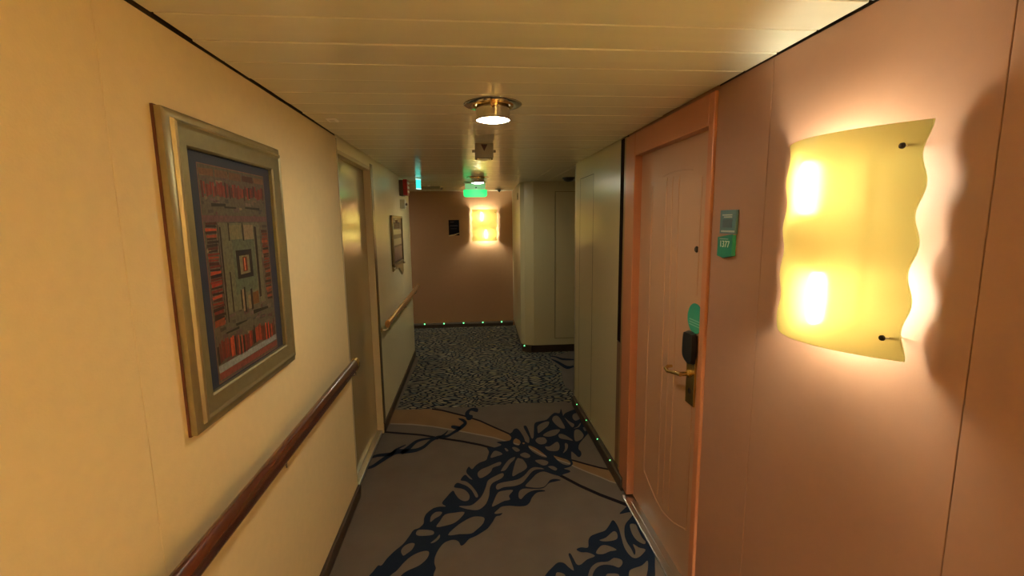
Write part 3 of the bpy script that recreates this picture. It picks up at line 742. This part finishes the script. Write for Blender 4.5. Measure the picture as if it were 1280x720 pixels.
bm = B(); lathe(bm, [(0.030, -0.010), (0.026, -0.018), (0.008, -0.042), (0.003, -0.046)], (0, 0, 0), 'Z', 24); mesh('deflector', bm, M_BLACK, t, smooth=True)
t = empty('ceiling_camera', 'small horizontal silver capped fitting on the ceiling left of the green sign', 'ceiling fitting', (-0.46, 6.0, H))
bm = B(); lathe(bm, [(0.018, -0.13), (0.020, -0.12), (0.020, 0.10), (0.018, 0.11)], (0, 0, -0.032), 'X', 20); mesh('body', bm, M_GREYPL, t, smooth=True)
bm = B(); lathe(bm, [(0.021, 0.105), (0.026, 0.112), (0.022, 0.135), (0.008, 0.145)], (0, 0, -0.032), 'X', 20); mesh('silver_cap', bm, M_CHROME, t, smooth=True)
bm = B(); box(bm, -0.05, -0.02, -0.012, 0.012, -0.016, 0.0, 0.001); mesh('bracket', bm, M_WHITEPL, t)

# ------------------------------------------------------------------ left wall devices
t = empty('fire_alarm', 'red fire alarm sounder high on the left wall above the framed plan', 'fire alarm', (XL, 4.9, 1.915))
bm = B(); box(bm, 0.0, 0.042, -0.01, 0.13, -0.005, 0.155, 0.004); mesh('wall_box', bm, mat('dark_brown_box', (0.08, 0.05, 0.03), 0.4), t)
bm = B(); box(bm, 0.040, 0.083, -0.012, 0.128, 0.0, 0.160, 0.006); mesh('red_housing', bm, M_RED, t)
bm = B()
for zz in (0.025, 0.07, 0.115): box(bm, 0.082, 0.089, 0.0, 0.11, zz, zz + 0.022, 0.002)
mesh('clear_cover_rib', bm, M_WHITEPL, t)
t = empty('wall_sensor', 'small cream wall box with a stub, under the red alarm', 'wall sensor', (XL, 4.9, 1.775))
bm = B(); box(bm, 0.0, 0.052, 0.0, 0.10, 0.005, 0.098, 0.005); mesh('housing', bm, M_WHITEPL, t)
bm = B(); lathe(bm, [(0.014, 0.050), (0.014, 0.064), (0.010, 0.070)], (0, 0.05, 0.05), 'X', 16); mesh('stub', bm, M_GREYPL, t, smooth=True)
t = empty('corner_plate', 'tiny dark oval plate high on the cream return wall near the end lamp', 'wall plate', (0.631, 5.98, 1.955), rz=math.radians(-1.6))
bm = B(); lathe(bm, [(0.020, 0.0), (0.020, -0.006), (0.015, -0.008)], (0, 0, 0), 'X', 24)
for v in bm.verts: v.co.z *= 2.3; 
mesh('plate', bm, M_GREYPL, t)
bm = B(); lathe(bm, [(0.010, -0.0075), (0.009, -0.0095)], (0, 0, 0), 'X', 16); mesh('dark_centre', bm, M_BLACK, t)

# framed plan on the left wall
t = empty('framed_plan', 'framed dark deck plan with a clear pointed card holder, on the far left wall', 'framed plan', (XL, 4.56, 1.47))
hy, hz = 0.315, 0.232
bm = B()
for (a, b, c, d) in ((-hy, hy, hz - 0.022, hz), (-hy, hy, -hz, -hz + 0.022), (-hy, -hy + 0.022, -hz, hz), (hy - 0.022, hy, -hz, hz)):
    box(bm, 0.0, 0.022, a, b, c, d, 0.003)
mesh('frame', bm, mat('dark_bronze_frame', (0.16, 0.12, 0.06), 0.35, metal=0.5), t)
bm = B(); box(bm, 0.0, 0.012, -hy + 0.015, hy - 0.015, -hz + 0.015, hz - 0.015); mesh('plan_board', bm, mat('plan_print_dark', (0.035, 0.022, 0.035), 0.4, spec=0.3), t)
bm = B(); box(bm, 0.012, 0.0135, -0.18, 0.16, 0.11, 0.17); box(bm, 0.012, 0.0135, -0.10, 0.05, 0.165, 0.19); mesh('blue_print', bm, mat('navy_print', (0.010, 0.012, 0.05), 0.2), t)
bm = B(); box(bm, 0.012, 0.0135, -0.22, 0.25, 0.055, 0.10); box(bm, 0.012, 0.0135, -0.22, 0.25, -0.045, 0.015); mesh('pale_print', bm, mat('pale_grey_print', (0.20, 0.19, 0.16), 0.3), t)
bm = B(); box(bm, 0.012, 0.0135, -0.20, 0.25, -0.19, -0.065); mesh('purple_print', bm, mat('dull_purple_print', (0.08, 0.045, 0.07), 0.3), t)
bm = B()
pts = [(-hy, -hz), (hy, -hz), (hy, -hz - 0.10), (hy - 0.05, -hz - 0.125), (0.05, -hz - 0.04), (-0.15, -hz - 0.03), (-hy, -hz - 0.045)]
f0 = [bm.verts.new((0.004, y_, z_)) for y_, z_ in pts]; f1 = [bm.verts.new((0.014, y_, z_)) for y_, z_ in pts]
bm.faces.new(f0); bm.faces.new(f1[::-1])
for i in range(len(pts)): bm.faces.new((f0[i], f0[(i + 1) % len(pts)], f1[(i + 1) % len(pts)], f1[i]))
bmesh.ops.recalc_face_normals(bm, faces=bm.faces[:])
mesh('card_holder', bm, mat('amber_acrylic', (0.45, 0.33, 0.14), 0.15), t)
for yy in (-hy + 0.02, hy - 0.02):
    bm = B(); lathe(bm, [(0.012, 0.0), (0.012, 0.03), (0.006, 0.034)], (0, yy, -hz - 0.012), 'X', 16); mesh('standoff', bm, M_CHROME, t, smooth=True)

# black sign on the end wall
t = empty('black_wall_sign', 'small black rectangular sign on the end wall, left of the far lamp', 'sign', (-0.232, 7.15, 1.55))
bm = B(); box(bm, -0.080, 0.080, -0.012, 0.0, -0.115, 0.12, 0.003); mesh('sign_plate', bm, mat('black_sign', (0.006, 0.005, 0.009), 0.7, spec=0.15), t)
bm = B()
box(bm, -0.055, 0.0, -0.0132, -0.012, 0.082, 0.094); box(bm, -0.060, 0.058, -0.0132, -0.012, 0.026, 0.038)
box(bm, -0.050, 0.040, -0.0132, -0.012, -0.015, -0.009)
mesh('faint_lettering', bm, mat('faint_grey_print', (0.07, 0.06, 0.07), 0.7, spec=0.15), t)
bm = B()
f0 = [(-0.080, -0.128), (-0.080, -0.110), (0.0, -0.098), (0.080, -0.075), (0.080, -0.082), (0.01, -0.112)]
a_ = [bm.verts.new((x_, -0.015, z_)) for x_, z_ in f0]; b_ = [bm.verts.new((x_, -0.0122, z_)) for x_, z_ in f0]
bm.faces.new(a_); bm.faces.new(b_[::-1])
for i in range(6): bm.faces.new((a_[i], a_[(i + 1) % 6], b_[(i + 1) % 6], b_[i]))
bmesh.ops.recalc_face_normals(bm, faces=bm.faces[:])
mesh('curved_pale_edge', bm, mat('pale_gold_edge', (0.5, 0.38, 0.2), 0.3), t)

# ------------------------------------------------------------------ cabin number sign on the right wall
t = empty('cabin_number_sign', 'blue grey plate over a green 1377 card on the wall beside the salmon door', 'number sign', (XR, 1.535, 1.58))
bm = B(); box(bm, -0.010, 0.0, -0.052, 0.047, 0.0, 0.082, 0.002); mesh('upper_plate', bm, M_BLUEGREY, t)
for (a_, b_, c_, d_) in ((-0.048, 0.034, 0.006, 0.012), (-0.030, 0.020, 0.056, 0.060), (-0.030, 0.030, 0.063, 0.067)):
    bm = B(); box(bm, -0.0112, -0.0098, a_, b_, c_, d_); mesh('printed_line', bm, M_PALETEXT, t)
bm = B(); box(bm, -0.0112, -0.0098, -0.032, 0.026, 0.022, 0.050); mesh('small_window', bm, mat('grey_blue_window', (0.06, 0.10, 0.14), 0.3), t)
bm = B(); box(bm, -0.011, -0.001, -0.046, 0.046, -0.003, 0.001); mesh('joint_strip', bm, mat('mauve_strip', (0.30, 0.17, 0.15), 0.4), t)
bm = B()
pts = [(-0.044, 0.0), (0.048, -0.012), (0.048, -0.078), (0.010, -0.084), (-0.044, -0.074)]
f0 = [bm.verts.new((-0.014, y_, z_)) for y_, z_ in pts]; f1 = [bm.verts.new((0.0, y_, z_)) for y_, z_ in pts]
bm.faces.new(f0); bm.faces.new(f1[::-1])
for i in range(5): bm.faces.new((f0[i], f0[(i + 1) % 5], f1[(i + 1) % 5], f1[i]))
bmesh.ops.recalc_face_normals(bm, faces=bm.faces[:])
mesh('green_card', bm, M_GREENTAG, t)
text_mesh('number_lettering', '1377', 0.032, M_TEXT, t, (-0.0146, 0.002, -0.036), (math.pi / 2, 0, -math.pi / 2))
bm = B(); box(bm, -0.0150, -0.0139, -0.020, 0.034, -0.0185, -0.0165); mesh('small_print', bm, M_PALETEXT, t)

# ------------------------------------------------------------------ framed picture
py0, py1, pz0, pz1 = 1.150, 1.800, 1.112, 1.900
t = empty('framed_picture', 'framed patchwork style print with a navy mount and wide champagne frame on the left wall', 'picture', (XL, (py0 + py1) / 2, (pz0 + pz1) / 2))
hw, hh = (py1 - py0) / 2, (pz1 - pz0) / 2
prof = [(0.0, 0.0), (0.0, 0.020), (0.010, 0.025), (0.020, 0.026), (0.024, 0.0335), (0.030, 0.0355), (0.036, 0.033), (0.040, 0.031), (0.075, 0.026), (0.080, 0.022), (0.080, 0.010)]
bm = B(); rings = []
for ins, dep in prof:
    rings.append([bm.verts.new((dep, sy * (hw - ins), sz * (hh - ins))) for sy, sz in ((-1, -1), (1, -1), (1, 1), (-1, 1))])
for a, b in zip(rings, rings[1:]):
    for i in range(4): bm.faces.new((a[i], a[(i + 1) % 4], b[(i + 1) % 4], b[i]))
bmesh.ops.recalc_face_normals(bm, faces=bm.faces[:])
mesh('frame', bm, M_FRAME, t, smooth=True, angle=25)
bm = B(); box(bm, 0.0, 0.006, -hw - 0.003, hw + 0.003, -hh - 0.003, hh + 0.003); mesh('backing', bm, M_FRAMEBACK, t)
bm = B(); box(bm, 0.004, 0.012, -hw + 0.07, hw - 0.07, -hh + 0.07, hh - 0.07); mesh('mount_board', bm, M_NAVYMAT, t)
# print: pieces of colour as one vertex coloured mesh
pw, ph = 0.385, 0.590
oyp = (1.286 + 1.668) / 2 - (py0 + py1) / 2; ozp = 1.495 - (pz0 + pz1) / 2
bm = B(); cl_ = bm.loops.layers.color.new('Col')
rnd = random.Random(3)
def patch(u0, u1, v0, v1, c, lvl, jit=0.0):
    if c[0] < 2.1 * c[1] and max(c) > 0.06: c = (c[0] * 2.0, c[1] * 1.85, c[2] * 1.85)
    x = 0.0124 + lvl * 0.00012
    q = [(u0, v0), (u1, v0), (u1, v1), (u0, v1)]
    vs = [bm.verts.new((x, oyp + (u - 0.5 + rnd.uniform(-jit, jit)) * pw, ozp + (v - 0.5 + rnd.uniform(-jit, jit)) * ph)) for u, v in q]
    f = bm.faces.new(vs); f.normal_update()
    if f.normal.x < 0: f.normal_flip()
    g = rnd.uniform(0.85, 1.15)
    for l in f.loops: l[cl_] = (*[min(1, k_ * g) for k_ in c], 1)
PAL = (0.50, 0.40, 0.33)
patch(-0.006, 1.006, -0.004, 1.004, (0.15, 0.11, 0.08), 0)
GR = (0.085, 0.085, 0.065)
patch(0, 1, 0, 1, GR, 1)
for i in range(260):                                   # mottled weave of the ground
    u, v = rnd.random(), rnd.random(); a = rnd.uniform(0.02, 0.10); b = rnd.uniform(0.004, 0.012)
    if rnd.random() < 0.4 and 0.28 < v < 0.72: a, b = b * 0.8, a * 0.8
    c = rnd.choice([(0.11, 0.10, 0.085), (0.065, 0.065, 0.055), (0.10, 0.085, 0.08), (0.13, 0.12, 0.085), (0.07, 0.08, 0.07), (0.09, 0.06, 0.06)])
    patch(max(0.01, u - a / 2), min(0.99, u + a / 2), max(0.01, v - b), min(0.99, v + b), c, 2 + i * 0.002, 0.003)
for k in range(5): patch(k * 0.2 + 0.01, k * 0.2 + 0.19, 0.955, 0.985, rnd.choice([(0.12, 0.04, 0.035), (0.11, 0.08, 0.045), (0.10, 0.035, 0.04), (0.12, 0.09, 0.055)]), 3, 0.004)
for k in range(34):                                    # ragged red band on top
    u = 0.02 + 0.96 * k / 34; patch(u, u + 0.024, 0.868 + rnd.uniform(-0.012, 0.012), 0.925 + rnd.uniform(-0.012, 0.012), rnd.choice([(0.26, 0.055, 0.03), (0.20, 0.035, 0.035), (0.30, 0.10, 0.06), (0.12, 0.03, 0.035)]), 3, 0.004)
for (u0, u1, v) in ((0.13, 0.32, 0.825), (0.30, 0.47, 0.815), (0.62, 0.88, 0.818)): patch(u0, u1, v - 0.006, v + 0.006, (0.022, 0.018, 0.018), 3, 0.004)
patch(0.0, 1.0, 0.745, 0.775, (0.11, 0.075, 0.075), 2.8, 0.002)
patch(0.20, 0.84, 0.30, 0.74, (0.105, 0.110, 0.080), 2.9)
patch(0.36, 0.72, 0.38, 0.66, (0.080, 0.098, 0.075), 3)
for (u0, u1, v0, v1, c) in ((0.33, 0.52, 0.66, 0.73, (0.14, 0.14, 0.09)), (0.56, 0.72, 0.655, 0.73, (0.13, 0.12, 0.09)), (0.32, 0.34, 0.655, 0.74, (0.06, 0.03, 0.025)), (0.535, 0.555, 0.65, 0.74, (0.055, 0.025, 0.022)),
        (0.28, 0.30, 0.30, 0.50, (0.055, 0.03, 0.025)), (0.74, 0.775, 0.33, 0.72, (0.05, 0.022, 0.022)), (0.42, 0.44, 0.30, 0.40, (0.045, 0.022, 0.02)), (0.47, 0.495, 0.28, 0.41, (0.05, 0.02, 0.02)), (0.445, 0.47, 0.29, 0.40, (0.16, 0.14, 0.10)),
        (0.58, 0.615, 0.28, 0.39, (0.05, 0.015, 0.02)), (0.615, 0.72, 0.30, 0.37, (0.13, 0.085, 0.025)), (0.53, 0.58, 0.29, 0.36, (0.14, 0.13, 0.09)), (0.20, 0.215, 0.26, 0.72, (0.05, 0.03, 0.025))):
    patch(u0, u1, v0, v1, c, 4, 0.003)
patch(0.40, 0.66, 0.455, 0.600, (0.050, 0.018, 0.022), 5, 0.003); patch(0.45, 0.61, 0.48, 0.575, (0.12, 0.12, 0.085), 6, 0.003); patch(0.495, 0.57, 0.49, 0.565, (0.24, 0.085, 0.035), 7, 0.002); patch(0.52, 0.535, 0.495, 0.56, (0.30, 0.16, 0.08), 8)
for k in range(34):                                    # stacked red column left
    v = 0.262 + 0.485 * k / 34; patch(0.015 + rnd.uniform(0, 0.015), 0.165 + rnd.uniform(-0.02, 0.01), v, v + 0.0125, rnd.choice([(0.30, 0.065, 0.025), (0.36, 0.12, 0.04), (0.16, 0.03, 0.02), (0.07, 0.02, 0.02), (0.28, 0.05, 0.03)]), 4, 0.004)
patch(0.02, 0.15, 0.262, 0.29, (0.26, 0.11, 0.035), 5, 0.006)
patch(0.168, 0.178, 0.27, 0.74, (0.04, 0.015, 0.015), 5, 0.002)
for k in range(28):                                    # and right
    v = 0.30 + 0.40 * k / 28; patch(0.875 + rnd.uniform(-0.01, 0.015), 0.985, v, v + 0.012, rnd.choice([(0.24, 0.07, 0.03), (0.30, 0.12, 0.05), (0.12, 0.03, 0.02), (0.08, 0.03, 0.025)]), 4, 0.004)
for (u0, u1, v) in ((0.15, 0.35, 0.215), (0.30, 0.48, 0.232), (0.60, 0.88, 0.262)): patch(u0, u1, v - 0.005, v + 0.006, (0.022, 0.018, 0.018), 4, 0.006)
for k in range(36):                                    # red uprights along the bottom
    u = 0.015 + 0.96 * k / 36; lift = 0.012 * math.sin(k * 0.35)
    patch(u, u + 0.023, 0.085 + lift, 0.175 + lift + rnd.uniform(-0.012, 0.012), rnd.choice([(0.34, 0.11, 0.05), (0.26, 0.06, 0.03), (0.20, 0.05, 0.035), (0.38, 0.15, 0.07), (0.06, 0.025, 0.02)]), 4, 0.004)
patch(0.01, 0.99, 0.045, 0.082, (0.15, 0.17, 0.17), 4, 0.004); patch(0.01, 0.99, 0.006, 0.040, (0.15, 0.075, 0.06), 4, 0.004)
m = mat('patchwork_print', (0.1, 0.1, 0.1), 0.6, coat=0.15, coatr=0.05); nt = m.node_tree; p = nt.nodes['Principled BSDF']
at = nt.nodes.new('ShaderNodeAttribute'); at.attribute_name = 'Col'
nz = nt.nodes.new('ShaderNodeTexNoise'); nz.inputs['Scale'].default_value = 90; nz.inputs['Detail'].default_value = 5
tc = nt.nodes.new('ShaderNodeTexCoord'); nt.links.new(tc.outputs['Object'], nz.inputs['Vector'])
mr = nt.nodes.new('ShaderNodeMapRange'); mr.inputs['To Min'].default_value = 1.1; mr.inputs['To Max'].default_value = 4.2
nt.links.new(nz.outputs['Fac'], mr.inputs['Value'])
vm = nt.nodes.new('ShaderNodeVectorMath'); vm.operation = 'SCALE'
nt.links.new(at.outputs['Color'], vm.inputs[0]); nt.links.new(mr.outputs[0], vm.inputs['Scale']); nt.links.new(vm.outputs[0], p.inputs['Base Color'])
mesh('print', bm, m, t)

# ------------------------------------------------------------------ handrails
def handrail(label, y0, y1, x, z, wood, endcap, br, r=(0.021, 0.035)):
    t = empty('handrail', label, 'handrail', (XL, y1, z))
    bm = B(); tube(bm, [(x - XL, y0 - y1, 0), (x - XL, (y0 - y1) / 2, 0), (x - XL, -0.05, 0)], r[0], r[1], 28)
    mesh('rail', bm, wood, t, smooth=True)
    bm = B(); tube(bm, [(x - XL, -0.055, 0), (x - XL, -0.05, 0), (x - XL, -0.012, 0), (x - XL - 0.004, -0.002, 0), (x - XL - 0.006, 0.004, 0)], [r[0] * 1.04, r[0] * 1.07, r[0] * 1.05, r[0] * 0.8, r[0] * 0.4], [r[1] * 1.04, r[1] * 1.07, r[1] * 1.05, r[1] * 0.8, r[1] * 0.4], 28)
    mesh('end_cap', bm, endcap, t, smooth=True)
    for yy in br:
        bm = B()
        lathe(bm, [(0.022, 0.0), (0.022, 0.005), (0.010, 0.009)], (0.0, yy - y1, -0.062), 'X', 24)
        tube(bm, [(0.004, yy - y1, -0.062), (0.035, yy - y1, -0.064), (x - XL - 0.004, yy - y1, -0.052), (x - XL, yy - y1, -0.028)], 0.009, n=14)
        mesh('bracket', bm, M_CHROME, t, smooth=True)
    return t
handrail('long dark mahogany handrail on the left wall below the picture', -2.4, 2.53, -0.640, 0.868, M_WOOD, M_BRASS, (-1.1, 0.25, 1.53, 2.50))
handrail('short honey coloured handrail on the far left wall beyond the door', 3.52, 5.66, -0.640, 0.868, M_WOOD2, M_BRASS, (3.60, 4.55, 5.45), (0.020, 0.030))
